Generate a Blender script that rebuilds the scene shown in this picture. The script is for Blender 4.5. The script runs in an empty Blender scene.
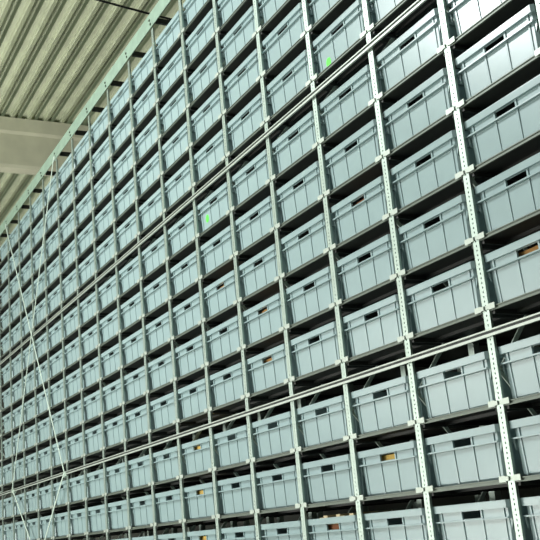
import bpy, bmesh, math, random
from mathutils import Vector, Matrix
random.seed(7)
scene = bpy.context.scene
COL = scene.collection

# ------------------------------------------------------------------ camera
B = 0.72                                   # bay width in metres
CAM = Vector((5.34981892, -4.59185133, -3.47183989)) * B
RIGHT = Vector((0.45056886, 0.88840655, -0.08787212))
DOWN = Vector((-0.26715102, 0.04025801, -0.96281339))
FWD = Vector((-0.85183216, 0.45728886, 0.25547772))
cam_data = bpy.data.cameras.new('camera')
cam_data.sensor_width = 36
cam_data.lens = 977.268 / 540 * 36
cam_data.clip_end = 200
cam = bpy.data.objects.new('camera', cam_data)
COL.objects.link(cam)
m = Matrix((RIGHT, -DOWN, -FWD)).transposed().to_4x4()
m.translation = CAM
cam.matrix_world = m
scene.camera = cam

# ------------------------------------------------------------------ world, lamps and added lights, exposure
scene.view_settings.view_transform = 'Standard'
scene.view_settings.look = 'None'
scene.view_settings.gamma = 1
scene.view_settings.use_curve_mapping = False
scene.view_settings.exposure = 0.12
world = bpy.data.worlds.new('daylight')
scene.world = world
world.use_nodes = True
bg = world.node_tree.nodes['Background']
bg.inputs[0].default_value = (0.84, 0.94, 0.90, 1)
bg.inputs[1].default_value = 0.22


def area_light(name, loc, target, sx, sy, power, color):
    d = bpy.data.lights.new(name, 'AREA')
    d.shape = 'RECTANGLE'
    d.size, d.size_y = sx, sy
    d.energy = power
    d.color = color
    o = bpy.data.objects.new(name, d)
    COL.objects.link(o)
    o.location = loc
    o.rotation_euler = (Vector(target) - Vector(loc)).to_track_quat('-Z', 'Y').to_euler()
    return o


area_light('skylight_glow', (-5.2, -5.6, 4.0), (-0.5, 0, 0.2), 0.8, 0.45, 260, (0.95, 0.98, 1.0))
area_light('hall_lamp_row', (-2.5, -6.6, 4.1), (-2.0, 0, -2.0), 9.5, 0.8, 360, (0.97, 1.0, 0.97))
area_light('added_low_raking_light', (-12.5, -13.0, 0.4), (-9.0, 0, 3.4), 12.0, 2.5, 800, (1.0, 1.0, 0.93))  # no real window: added low light that rakes the ceiling ribs
area_light('added_ceiling_fill', (-9.5, -9.0, -3.7), (-10.5, -2.8, 4.4), 11.0, 3.0, 1350, (1.0, 1.0, 0.93))  # added fill from below to brighten the ceiling, not a hall fitting


# ------------------------------------------------------------------ materials
def mat(name, color, rough=0.5, metal=0.0, noise=0.0, scale=8.0, spec=0.5, bump=0.0, stretch=None):
    mt = bpy.data.materials.new(name)
    mt.use_nodes = True
    nt = mt.node_tree
    b = nt.nodes['Principled BSDF']
    b.inputs['Base Color'].default_value = (*color, 1)
    b.inputs['Roughness'].default_value = rough
    b.inputs['Metallic'].default_value = metal
    b.inputs['Specular IOR Level'].default_value = spec
    if noise > 0 or bump > 0:
        tc = nt.nodes.new('ShaderNodeTexCoord')
        mp = nt.nodes.new('ShaderNodeMapping')
        if stretch:
            mp.inputs['Scale'].default_value = stretch
        nz = nt.nodes.new('ShaderNodeTexNoise')
        nz.inputs['Scale'].default_value = scale
        nz.inputs['Detail'].default_value = 4
        nt.links.new(tc.outputs['Object'], mp.inputs[0])
        nt.links.new(mp.outputs[0], nz.inputs['Vector'])
        if noise > 0:
            rp = nt.nodes.new('ShaderNodeValToRGB')
            rp.color_ramp.elements[0].position = 0.3
            rp.color_ramp.elements[1].position = 0.7
            rp.color_ramp.elements[0].color = (*[c * (1 - noise) for c in color], 1)
            rp.color_ramp.elements[1].color = (*[min(1, c * (1 + noise)) for c in color], 1)
            nt.links.new(nz.outputs['Fac'], rp.inputs[0])
            nt.links.new(rp.outputs[0], b.inputs['Base Color'])
        if bump > 0:
            bp = nt.nodes.new('ShaderNodeBump')
            bp.inputs['Strength'].default_value = bump
            bp.inputs['Distance'].default_value = 0.004
            nt.links.new(nz.outputs['Fac'], bp.inputs['Height'])
            nt.links.new(bp.outputs[0], b.inputs['Normal'])
    return mt


M_BIN = mat('bin_plastic', (0.29, 0.395, 0.405), 0.28, 0, 0.05, 5, 0.5, 0.12)
M_STEEL = mat('galvanised_steel', (0.40, 0.48, 0.43), 0.44, 0.75, 0.08, 14)
M_CLIP = mat('pale_zinc', (0.44, 0.49, 0.44), 0.46, 0.4, 0.06, 20)
M_RAIL = mat('rail_steel', (0.24, 0.34, 0.27), 0.5, 0.1, 0.12, 9)
M_DARK = mat('dark_steel_shelf_shade', (0.025, 0.028, 0.025), 0.55, 0.0, 0.15, 10)  # near-black puts the shade under the shelves into their colour; dark ties too
M_LIP = mat('shelf_lip_steel', (0.12, 0.145, 0.12), 0.45, 0.3, 0.1, 10)
M_BLACK = mat('black_cable_recess_shade', (0.01, 0.01, 0.012), 0.5)  # cable black, also painted into the shaded rail recess
M_DECK = mat('deck_coating', (0.66, 0.70, 0.53), 0.6, 0, 0.08, 3, 0.4)
M_CONC = mat('concrete', (0.66, 0.65, 0.50), 0.85, 0, 0.10, 2.5, 0.3, 0.3)
M_FLOOR = mat('floor_concrete', (0.42, 0.43, 0.38), 0.6, 0, 0.1, 1.5, 0.4)
M_WALL = mat('back_wall_shade', (0.06, 0.065, 0.055), 0.8, 0, 0.1, 2)
M_WALL2 = mat('added_wall', (0.30, 0.32, 0.28), 0.8, 0, 0.06, 2)
M_CARD = mat('cardboard', (0.50, 0.26, 0.08), 0.85, 0, 0.15, 12)
M_CARDD = mat('cardboard_brown', (0.27, 0.10, 0.04), 0.85, 0, 0.15, 12)
M_CARDY = mat('cardboard_yellow', (0.75, 0.50, 0.12), 0.8, 0, 0.12, 12)
M_CARDP = mat('cardboard_pale', (0.78, 0.66, 0.42), 0.8, 0, 0.12, 12)
M_GREEN = mat('green_paper', (0.10, 0.85, 0.06), 0.6)
M_WHITE = mat('pale_brace_steel', (0.52, 0.62, 0.55), 0.5, 0.0, 0.05, 10)
M_BOLT = mat('bolt_steel', (0.10, 0.12, 0.10), 0.4, 0.5)


# ------------------------------------------------------------------ mesh helpers
def box(bm, x0, x1, y0, y1, z0, z1):
    v = [bm.verts.new((x, y, z)) for z in (z0, z1) for x, y in ((x0, y0), (x1, y0), (x1, y1), (x0, y1))]
    for f in ((0, 3, 2, 1), (4, 5, 6, 7), (0, 1, 5, 4), (1, 2, 6, 5), (2, 3, 7, 6), (3, 0, 4, 7)):
        bm.faces.new([v[i] for i in f])


def bar(bm, a, b, w, t, n=Vector((0, -1, 0))):
    """flat bar from a to b, width w across, thickness t along n"""
    a, b = Vector(a), Vector(b)
    d = (b - a).normalized()
    n = (n - d * n.dot(d)).normalized()
    s = d.cross(n) * (w / 2)
    n = n * (t / 2)
    v = [bm.verts.new(p + i * s + j * n) for p in (a, b) for i, j in ((-1, -1), (1, -1), (1, 1), (-1, 1))]
    for f in ((0, 3, 2, 1), (4, 5, 6, 7), (0, 1, 5, 4), (1, 2, 6, 5), (2, 3, 7, 6), (3, 0, 4, 7)):
        bm.faces.new([v[i] for i in f])


def loft(bm, rings, closed=True, cap0=False, cap1=False):
    vs = [[bm.verts.new(p) for p in r] for r in rings]
    n = len(vs[0])
    for a, b in zip(vs, vs[1:]):
        for i in range(n if closed else n - 1):
            j = (i + 1) % n
            bm.faces.new((a[i], a[j], b[j], b[i]))
    if cap0:
        bm.faces.new(list(reversed(vs[0])))
    if cap1:
        bm.faces.new(vs[-1])
    return vs


def mesh(name, bm, material, fix=True):
    if fix:
        bmesh.ops.recalc_face_normals(bm, faces=bm.faces)
    me = bpy.data.meshes.new(name)
    bm.to_mesh(me)
    bm.free()
    me.materials.append(material)
    return me


def link(name, me, parent=None, loc=(0, 0, 0), rotz=0):
    o = bpy.data.objects.new(name, me)
    COL.objects.link(o)
    o.parent = parent
    o.location = loc
    o.rotation_euler = (0, 0, rotz)
    return o


def tag(o, label=None, cat=None, group=None, kind=None):
    if label:
        o['label'] = label
    if cat:
        o['category'] = cat
    if group:
        o['group'] = group
    if kind:
        o['kind'] = kind
    return o


# ------------------------------------------------------------------ sizes
S = 0.5218 * B
G = 0.1555 * B          # extra height at the lower rail
GU = 0.1294 * B         # extra height at the upper rail
FLOOR = -4.05
SINK = -0.006                              # bin base relative to the clip level
CEIL = CAM.z + 7.0
NX = 18                                    # uprights go from x = B to x = -NX * B


def level(j):
    return -(j * S + (G if j >= 5 else 0) - (GU if j < 0 else 0))


# ------------------------------------------------------------------ setting
bm = bmesh.new()
box(bm, -27, 9, -11, 8, FLOOR - 0.2, FLOOR)
tag(link('floor', mesh('floor', bm, M_FLOOR)), kind='structure')
bm = bmesh.new()
box(bm, -27, 9, 2.3, 2.5, FLOOR, CAM.z + 7.1)
tag(link('added_wall_back', mesh('added_wall_back', bm, M_WALL)), kind='structure')  # added dark sheet: stands for the unlit interior, blocks light from behind

for nm, xa in (('added_wall_left', -27.2), ('added_wall_right', 9.0)):  # unseen end walls, added to block world light from the sides
    bm = bmesh.new()
    box(bm, xa, xa + 0.2, -11, 2.3, FLOOR, CAM.z + 7.0)
    tag(link(nm, mesh(nm, bm, M_WALL2)), kind='structure')

# corrugated steel roof deck, in sheets of three ribs, ribs running along the rack
ceiling = bpy.data.objects.new('ceiling', None)
COL.objects.link(ceiling)
tag(ceiling, 'pale olive corrugated steel roof deck of long ribbed sheets', kind='structure')
ceiling.location = (0, 0, CEIL)
P = 0.28
prof = []
for k in range(3):
    y = k * P
    prof += [(y - 0.026, 0), (y + 0.026, 0), (y + 0.042, 0.062), (y + 0.105, 0.062), (y + 0.115, 0.059),
             (y + 0.160, 0.059), (y + 0.170, 0.062), (y + 0.238, 0.062)]
prof.append((3 * P - 0.026, 0.0))
bm = bmesh.new()
low = [bm.verts.new((-26, y, z)) for y, z in prof]
hig = [bm.verts.new((8, y, z)) for y, z in prof]
for i in range(len(prof) - 1):
    bm.faces.new((low[i], low[i + 1], hig[i + 1], hig[i]))
bmesh.ops.solidify(bm, geom=bm.faces[:], thickness=-0.004)
me_sheet = mesh('ceiling_panel', bm, M_DECK)
for k in range(-12, 9):
    link('ceiling_panel', me_sheet, ceiling, (0, CAM.y + 0.506 * 7 + k * 3 * P, 0))

# precast concrete beam across the hall, below the deck
bx = CAM.x - 2.165 * 7.0
bm = bmesh.new()
sec = [(bx, CEIL - 0.002), (bx, CEIL - 0.24), (bx - 0.05, CEIL - 0.28), (bx - 0.05, CEIL - 0.82), (bx - 0.07, CEIL - 0.87),
       (bx - 0.32, CEIL - 0.87), (bx - 0.34, CEIL - 0.82), (bx - 0.34, CEIL - 0.28), (bx - 0.39, CEIL - 0.24), (bx - 0.39, CEIL - 0.002)]
loft(bm, [[(x, -11, z) for x, z in sec], [(x, 8, z) for x, z in sec]], cap0=True, cap1=True)
tag(link('concrete_beam', mesh('concrete_beam', bm, M_CONC)), 'deep pale concrete roof beam crossing under the ribbed ceiling', 'beam', kind='structure')

# thin black cable slung across the hall under the deck
def along(u, v, h):
    d = RIGHT * (u - 270) / 977.27 + DOWN * (v - 270) / 977.27 + FWD
    return CAM + d * (h / d.z)
pa, pb = along(110, 0, 5.6), along(178, 19, 5.6)
dirc = (pb - pa).normalized()
a0, a1 = pa - dirc * 2.2, pb + dirc * 0.9
bm = bmesh.new()
rings = []
side = dirc.cross(Vector((0, 0, 1))).normalized()
for t in range(13):
    q = a0.lerp(a1, t / 12)
    q.z -= 0.04 * math.sin(math.pi * t / 12)
    rings.append([q + side * 0.012 * math.cos(k * math.pi / 3) + Vector((0, 0, 0.012 * math.sin(k * math.pi / 3))) for k in range(6)])
loft(bm, rings, cap0=True, cap1=True)
cable = link('power_cable', mesh('power_cable', bm, M_BLACK))
tag(cable, 'thin black cable slung under the ribbed ceiling, crossing above the top rail', 'cable')
for i, q in enumerate((a0, a1)):
    bm = bmesh.new()
    bar(bm, (q.x, q.y, q.z), (q.x, q.y, CEIL + 0.055), 0.014, 0.014)
    link('cable_hanger', mesh('cable_hanger', bm, M_BLACK), cable)

# ------------------------------------------------------------------ rack
rack = bpy.data.objects.new('storage_rack', None)
COL.objects.link(rack)
rack.location = (0, 0, FLOOR)
tag(rack, 'tall steel shelving rack with perforated uprights filling the view, holding every grey bin', 'rack')
OFF = Vector((0, 0, -FLOOR))


def rpart(name, me, loc=(0, 0, 0), parent=None):
    if parent is None:
        return link(name, me, rack, Vector(loc) + OFF)
    return link(name, me, parent, loc)


# perforated front upright: C profile with a row of real slots
TOP = 3.36 * B
UW = 0.056
PITCH = 0.025
bm = bmesh.new()
z = FLOOR
n = int((TOP - FLOOR) / PITCH)
hw, hh = 0.0040, 0.0052
cx = 0.0
xs = (-UW / 2, -hw + cx, hw + cx, UW / 2)
prev = [bm.verts.new((x, 0, FLOOR)) for x in xs]
for k in range(n):
    zc = FLOOR + (k + 0.5) * PITCH
    a = [bm.verts.new((x, 0, zc - hh)) for x in xs]
    b = [bm.verts.new((x, 0, zc + hh)) for x in xs]
    c = [bm.verts.new((x, 0, FLOOR + (k + 1) * PITCH)) for x in xs]
    for i in range(3):
        bm.faces.new((prev[i], prev[i + 1], a[i + 1], a[i]))
        bm.faces.new((b[i], b[i + 1], c[i + 1], c[i]))
        if i != 1:
            bm.faces.new((a[i], a[i + 1], b[i + 1], b[i]))
    prev = c
zt = FLOOR + n * PITCH
for sx in (-1, 1):
    x = sx * UW / 2
    x2 = sx * (UW / 2 - 0.003)
    box(bm, min(x, x2), max(x, x2), 0, 0.014, FLOOR, zt)
    box(bm, min(x, sx * 0.018), max(x, sx * 0.018), 0.012, 0.014, FLOOR, zt)
me_up = mesh('upright', bm, M_STEEL)
bm = bmesh.new()
box(bm, -0.026, 0.026, 0, 0.045, FLOOR, TOP)
me_rear = mesh('rear_upright', bm, M_STEEL)
# diagonals and ties of one side frame, a zigzag in the y-z plane
me_diags = []
for up in (0.52, -0.52):
    bm = bmesh.new()
    bar(bm, (0.0, 0.035, 0), (0.0, 0.455, up), 0.024, 0.008, Vector((1, 0, 0)))
    me_diags.append(mesh('frame_diagonal', bm, M_WHITE))
bm = bmesh.new()
box(bm, -0.018, 0.018, 0.05, 0.93, -0.05, 0.0)
me_tie = mesh('top_tie', bm, M_DARK)
bm = bmesh.new()
box(bm, -0.06, 0.06, -0.03, 0.08, 0, 0.006)
for sx in (-0.045, 0.045):
    box(bm, sx - 0.008, sx + 0.008, 0.02, 0.036, 0.006, 0.016)
me_foot = mesh('foot_plate', bm, M_STEEL)

for i in range(-1, NX + 1):
    x = -i * B
    up = rpart('upright', me_up, (x, 0, 0))
    rpart('foot_plate', me_foot, (x, 0, FLOOR))
    rpart('rear_upright', me_rear, (x, 0.46, 0))
    rpart('rear_upright', me_rear, (x, 0.93, 0))
    rpart('top_tie', me_tie, (x, 0, 3.50 * B))
    for k in range(6):
        zf = -0.78 + 1.04 * (k - 3)
        for q, me in enumerate(me_diags):
            if zf + (0.52, -0.52)[q] > FLOOR + 0.05 and zf < 2.3:
                rpart('frame_diagonal', me, (x + (0.005, -0.005)[q], 0, zf))

# one shelf: deck with a folded lip, side runners, two pale end clips
SW = B - UW - 0.008
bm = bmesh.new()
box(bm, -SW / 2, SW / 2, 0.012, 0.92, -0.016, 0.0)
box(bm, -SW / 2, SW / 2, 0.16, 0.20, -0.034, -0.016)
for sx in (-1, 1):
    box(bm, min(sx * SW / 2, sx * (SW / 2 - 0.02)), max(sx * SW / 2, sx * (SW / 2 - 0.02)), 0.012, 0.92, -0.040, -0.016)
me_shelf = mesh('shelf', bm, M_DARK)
bm = bmesh.new()
box(bm, -SW / 2, SW / 2, 0.000, 0.012, -0.005, 0.0)
box(bm, -SW / 2, SW / 2, 0.006, 0.012, -0.018, -0.005)
box(bm, -SW / 2, SW / 2, 0.000, 0.012, -0.023, -0.018)
me_lip = mesh('front_lip', bm, M_LIP)


def clip_bm(bm, sx, loc=(0, 0, 0)):
    lx, ly, lz = loc
    a, b = sx * (B / 2 - UW / 2 - 0.001), sx * (B / 2 - UW / 2 - 0.052)
    box(bm, lx + min(a, b), lx + max(a, b), ly - 0.008, ly - 0.002, lz - 0.016, lz + 0.014)
    c = sx * (B / 2 - UW / 2 + 0.020)
    box(bm, lx + min(a, c), lx + max(a, c), ly - 0.008, ly - 0.002, lz - 0.012, lz + 0.010)


me_clips = []
for sx in (-1, 1):
    bm = bmesh.new()
    clip_bm(bm, sx)
    me_clips.append(mesh('shelf_clip', bm, M_CLIP))

shelves = []
for bay in range(0, -NX, -1):
    for j in range(-5, 10):
        shelves.append((bay, j))


def cam_px(p):
    d = Vector(p) - CAM
    w = d.dot(FWD)
    return 270 + 977.27 * d.dot(RIGHT) / w, 270 + 977.27 * d.dot(DOWN) / w, 972 / w


def shelf_rank(s):
    return (Vector(((s[0] + 0.5) * B, 0, level(s[1]))) - CAM).length


def visible(bay, j, h=0.285):
    us, vs = [], []
    for ex in (0.05, 0.95):
        for dz in (0, h):
            u, v, _ = cam_px(((bay + ex) * B, 0, level(j) + dz))
            us.append(u)
            vs.append(v)
    return max(us) > 1 and min(us) < 538 and max(vs) > 2 and min(vs) < 538


shelves.sort(key=lambda s: (not visible(*s), shelf_rank(s)))
bmc = bmesh.new()
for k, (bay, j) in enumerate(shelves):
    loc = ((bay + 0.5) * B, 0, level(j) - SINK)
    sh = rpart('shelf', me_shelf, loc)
    rpart('front_lip', me_lip, (0, 0, 0), sh)
    if k < 145:
        for me in me_clips:
            rpart('shelf_clip', me, (0, 0, 0), sh)
    else:
        for sx in (-1, 1):
            clip_bm(bmc, sx, loc)
tag(rpart('small_shelf_clips', mesh('small_shelf_clips', bmc, M_CLIP)), kind='stuff')

# paired horizontal rails in front of the uprights (open channel: lip, recess, thicker lip)
XL, XR = -NX * B - 0.03, B + 0.03
for zc in (0.502 * B, -2.262 * B):
    bm = bmesh.new()
    box(bm, XL, XR, -0.024, -0.0085, 0.006, 0.014)
    box(bm, XL, XR, -0.022, -0.0085, -0.022, -0.008)
    me = mesh('brace_rail', bm, M_CLIP)
    r = rpart('brace_rail', me, (0, 0, zc))
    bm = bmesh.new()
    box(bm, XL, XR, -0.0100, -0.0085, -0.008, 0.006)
    rpart('rail_web_shade', mesh('rail_web_shade', bm, M_BLACK), (0, 0, 0), r)  # black strip paints the shade inside the channel recess

# top rail with bolt heads at each upright
bm = bmesh.new()
zr0, zr1 = 3.35 * B, 3.565 * B
box(bm, XL, XR, -0.012, -0.004, zr0, zr1)
box(bm, XL, XR, -0.004, 0.045, zr1 - 0.008, zr1)
top = rpart('top_rail', mesh('top_rail', bm, M_RAIL))
bm = bmesh.new()
ring = lambda r, y: [(r * math.cos(t * math.pi / 3), y, r * math.sin(t * math.pi / 3)) for t in range(6)]
loft(bm, [ring(0.013, 0), ring(0.013, -0.009)], cap0=True, cap1=True)
me_bolt = mesh('bolt', bm, M_BOLT)
for i in range(-1, NX + 1):
    rpart('bolt', me_bolt, (-i * B, -0.012, zr0 + 0.035), top)
    rpart('bolt', me_bolt, (-i * B - 0.02, -0.012, zr0 + 0.085), top)

# long diagonal braces, in front of the uprights
for a, b, y in (((-15.0, 3.36), (-11.0, -2.28), -0.030), ((-11.0, 3.36), (-14.85, -2.28), -0.036),
                ((-14.78, -2.30), (-11.05, -5.1), -0.030), ((-11.05, -2.30), (-14.75, -5.1), -0.036)):
    bm = bmesh.new()
    pa, pb = Vector((a[0] * B, y, a[1] * B)), Vector((b[0] * B, y, b[1] * B))
    bar(bm, pa, pb, 0.026, 0.005)
    br = rpart('diagonal_brace', mesh('diagonal_brace', bm, M_WHITE))
    for q in (pa, pb):
        bm = bmesh.new()
        box(bm, q.x - 0.025, q.x + 0.025, y + 0.003, 0.0, q.z - 0.025, q.z + 0.025)
        rpart('gusset_plate', mesh('gusset_plate', bm, M_WHITE), (0, 0, 0), br)

# ------------------------------------------------------------------ bins
# local frame: x across the face, y = 0 the face plane (body wall at y = W), z = 0 the base
RIBS = (-0.262, -0.085, 0.085, 0.262)
H, WT, WB, D = 0.275, 0.306, 0.296, 0.40      # height, half width top / base, depth
W0 = 0.020                                  # body wall behind the rim face


def hwid(z):
    return WB + (WT - WB) * z / H


def shell_ring(z, inset, r=0.018):
    w = hwid(z) - inset
    dt = 0.010 * (1 - z / H)
    y0, y1 = W0 + inset + dt, D - W0 - inset - dt
    return w, y0, y1


def bin_body(holes=True):
    bm = bmesh.new()
    hx, z1, z2 = 0.076, H - 0.079, H - 0.041
    for inset, flip in ((0.0, False), (0.004, True)):
        zs = [0.0 + inset, 0.012 + inset, z1, z2, H]
        grid = []
        for z in zs:
            ins = inset + (0.010 if z < 0.006 else 0)
            w, y0, y1 = shell_ring(z, ins)
            c = 0.014
            ring = [(-w + c, y0, z), (-hx, y0, z), (hx, y0, z), (w - c, y0, z), (w, y0 + c, z), (w, y1 - c, z), (w - c, y1, z),
                    (hx, y1, z), (-hx, y1, z), (-w + c, y1, z), (-w, y1 - c, z), (-w, y0 + c, z)]
            grid.append([bm.verts.new(p) for p in ring])
        for k, (a, b) in enumerate(zip(grid, grid[1:])):
            for i in range(12):
                if k == 2 and i in (1, 7):
                    continue
                j = (i + 1) % 12
                bm.faces.new((a[i], a[j], b[j], b[i]))
        bm.faces.new(grid[0])
        if not flip:
            outer = grid
        else:
            for k in (2, 3):
                for i, j in ((1, 2), (7, 8)):
                    bm.faces.new((outer[k][i], outer[k][j], grid[k][j], grid[k][i]))
            for k in (2,):
                for i in (1, 2, 7, 8):
                    bm.faces.new((outer[2][i], outer[3][i], grid[3][i], grid[2][i]))
            for i in range(12):
                j = (i + 1) % 12
                bm.faces.new((outer[4][i], outer[4][j], grid[4][j], grid[4][i]))
    return bm


def band(bm, z0, z1, out, cornerr=0.016, lip=0.0):
    """a ring standing proud of the body wall"""
    w0, ya, yb = shell_ring((z0 + z1) / 2, 0)
    w0 = WT
    def ring(z, o, c):
        x, y0, y1 = w0 + (o * 0.7 if o > 0 else o), W0 - o, D - W0 + o
        return [(-x + c, y0, z), (x - c, y0, z), (x, y0 + c, z), (x, y1 - c, z), (x - c, y1, z), (-x + c, y1, z), (-x, y1 - c, z), (-x, y0 + c, z)]
    rings = [ring(z0, -0.006, 0.012), ring(z0, out, cornerr), ring(z1, out + lip, cornerr), ring(z1, -0.006, 0.012)]
    vs = loft(bm, rings)
    n = 8
    for i in range(n):
        j = (i + 1) % n
        bm.faces.new((vs[3][i], vs[3][j], vs[0][j], vs[0][i]))


def bin_rim(bm):
    band(bm, H - 0.039, H - 0.006, 0.0172, 0.016, 0.0014)
    band(bm, H - 0.006, H, 0.019)


def bin_ledge(bm):
    band(bm, H - 0.091, H - 0.083, 0.018)


def bin_rib(bm, x, sides=(0,)):
    """vertical rib on the front and the back wall, following the taper"""
    for s in sides:
        za, zb = 0.006, H - 0.038
        pts = []
        for z in (za, zb):
            y = W0 + 0.010 * (1 - z / H)
            xx = x * hwid(z) / WT
            o = 0.0035 if z < 0.1 else 0.006
            ys = (y - o, y + 0.002)
            if s:
                ys = (D - y - 0.002, D - y + o)
            pts.append([(xx - 0.006, ys[0], z), (xx + 0.006, ys[0], z), (xx + 0.006, ys[1], z), (xx - 0.006, ys[1], z)])
        loft(bm, pts, cap0=True, cap1=True)


def bin_side_ribs(bm):
    for x in RIBS:
        bin_rib(bm, x, (1,))
    for sx in (-1, 1):
        for y in (0.09, 0.16, 0.24, 0.31):
            pts = []
            for z in (0.02, H - 0.038):
                x = sx * hwid(z)
                x2 = x + sx * 0.009
                xa, xb = min(x - sx * 0.002, x2), max(x - sx * 0.002, x2)
                pts.append([(xa, y - 0.002, z), (xb, y - 0.002, z), (xb, y + 0.002, z), (xa, y + 0.002, z)])
            loft(bm, pts, cap0=True, cap1=True)


def bin_bracket(bm):
    """small curved gussets below the ledge at the front corners"""
    for sx in (-1, 1):
        z = H - 0.091
        x = sx * (WT - 0.001)
        a = [(x - sx * 0.004, W0, z), (x + sx * 0.012, W0, z), (x + sx * 0.008, W0, z - 0.022), (x - sx * 0.004, W0, z - 0.055)]
        b = [(p[0], W0 + 0.012, p[2]) for p in a]
        loft(bm, [a, b], cap0=True, cap1=True)


me_body = mesh('bin_body', bin_body(), M_BIN, fix=True)
bm = bmesh.new(); bin_rim(bm); me_rim = mesh('rim', bm, M_BIN)
bm = bmesh.new(); bin_ledge(bm); bin_bracket(bm); me_ledge = mesh('ledge', bm, M_BIN)
me_ribs = []
for x in RIBS:
    bm = bmesh.new(); bin_rib(bm, x); me_ribs.append(mesh('rib', bm, M_BIN))
bm = bmesh.new(); bin_side_ribs(bm); me_side = mesh('side_ribs', bm, M_BIN)
# one-piece version for the far, small bins
bm = bin_body(); bin_rim(bm); bin_ledge(bm); bin_bracket(bm); bin_side_ribs(bm)
for x in RIBS:
    bin_rib(bm, x)
me_far = mesh('far_bin', bm, M_BIN)

ORD = ['first', 'second', 'third', 'fourth', 'fifth', 'sixth', 'seventh', 'eighth', 'ninth', 'tenth', 'eleventh', 'twelfth',
       'thirteenth', 'fourteenth', 'fifteenth', 'sixteenth', 'seventeenth', 'eighteenth', 'nineteenth']


def row_phrase(j):
    if j < 0:
        return ORD[-1 - j] + ' row above upper rail'
    if j <= 4:
        return ORD[j] + ' row below upper rail'
    return ORD[j - 5] + ' row below lower rail'


CONT = {(0, 4): ('orange-brown', M_CARD), (-2, 2): ('dark brown', M_CARDD), (-5, 2): ('orange', M_CARD), (-4, 3): ('orange-brown', M_CARD),
        (-4, 4): ('brown', M_CARD), (-6, 5): ('yellow', M_CARDY), (-6, 6): ('yellow', M_CARDY), (-6, 7): ('yellow', M_CARDY),
        (-2, 6): ('yellowish', M_CARDY), (-3, 7): ('brown', M_CARDD)}
STICK = {(-2, -1): (-0.165, 0.058), (-5, 0): (-0.165, 0.115)}

cells = [(bay, j) for bay in range(0, -NX, -1) for j in range(-5, 8) if visible(bay, j)]
proto = {}


def make_bin(bay, j, near):
    loc = Vector(((bay + 0.5) * B - 0.027 + random.uniform(-0.002, 0.002), 0.0150 + random.uniform(0, 0.003), level(j) - SINK + 0.001))
    rz = random.uniform(-0.001, 0.001)
    if not near:
        o = link('storage_bin', me_far, None, loc, rz)
        return o
    if 'near' not in proto:
        root = bpy.data.objects.new('storage_bin', None)
        COL.objects.link(root)
        link('body', me_body, root)
        link('rim', me_rim, root)
        link('ledge', me_ledge, root)
        for me in me_ribs:
            link('rib', me, root)
        tag(link('side_ribs', me_side, root), kind='stuff')
        proto['near'] = root
    else:
        src = proto['near']
        root = src.copy()
        COL.objects.link(root)
        for ch in src.children:
            if ch.name.startswith('sticker'):
                continue
            c = ch.copy()
            COL.objects.link(c)
            c.parent = root
    root.location = loc
    root.rotation_euler = (0, 0, rz)
    return root


bm = bmesh.new()
r0 = [(0.030 * math.cos(t * math.pi / 9), 0.0, 0.036 * math.sin(t * math.pi / 9)) for t in range(18)]
loft(bm, [r0, [(x, -0.0012, z) for x, y, z in r0]], cap0=True, cap1=True)
me_sticker = mesh('sticker', bm, M_GREEN)

bm = bmesh.new()
loft(bm, [[(-0.235, 0, 0), (0.235, 0, 0), (0.235, 0.29, 0), (-0.235, 0.29, 0)],
          [(-0.235, 0, 0.222), (0.235, 0, 0.222), (0.235, 0.29, 0.222), (-0.235, 0.29, 0.222)]], cap0=True, cap1=True)
bmesh.ops.bevel(bm, geom=bm.edges[:], offset=0.003, segments=1, affect='EDGES')
me_boxes = {}
bm_box = bm

cells.sort(key=lambda c: shelf_rank(c))
for bay, j in cells:
    _, _, px = cam_px(((bay + 0.5) * B, 0, level(j)))
    near = px * 0.285 > 22
    o = make_bin(bay, j, near)
    extra = ''
    if (bay, j) in STICK:
        extra = ' with a green sticker'
    tag(o, 'grey bin%s, %s column from right, %s' % (extra, ORD[-bay], row_phrase(j)), 'storage bin', 'grey plastic bins on the rack')
    if (bay, j) in STICK:
        sx, sz = STICK[(bay, j)]
        y = W0 + 0.010 * (1 - sz / H) + 0.0002
        tag(link('sticker', me_sticker, o, (sx, y - 0.0002, sz)), 'small bright green oval sticker')
    if (bay, j) in CONT:
        word, mt = CONT[(bay, j)]
        if mt.name not in me_boxes:
            me = bpy.data.meshes.new('cardboard_box')
            bm_box.to_mesh(me)
            me.materials.append(mt)
            me_boxes[mt.name] = me
        b = link('cardboard_box', me_boxes[mt.name], None, o.location + Vector((0, 0.048, 0.008)), o.rotation_euler.z)
        tag(b, '%s cardboard inside bin, %s column from right, %s' % (word, ORD[-bay], row_phrase(j)), 'box', 'cardboard inside the bins')
        if (bay, j) == (-3, 7):
            bm = bmesh.new()
            n = 9
            for k in range(n - 1):
                xa, xb = -0.22 + 0.44 * k / (n - 1), -0.22 + 0.44 * (k + 1) / (n - 1) - 0.004
                h = 0.048 + 0.012 * math.sin(k * 1.9)
                box(bm, xa, xb, 0.0, 0.30, 0.0, h)
            t = link('paper_packet', mesh('paper_packet', bm, M_CARDP), None, o.location + Vector((0, 0.05, 0.2315)), o.rotation_euler.z)
            tag(t, 'pale yellow packets heaped above the rim of a bin in the bottom row', 'packet')
bm_box.free()
print('bins', len(cells), 'objects', len(bpy.data.objects))
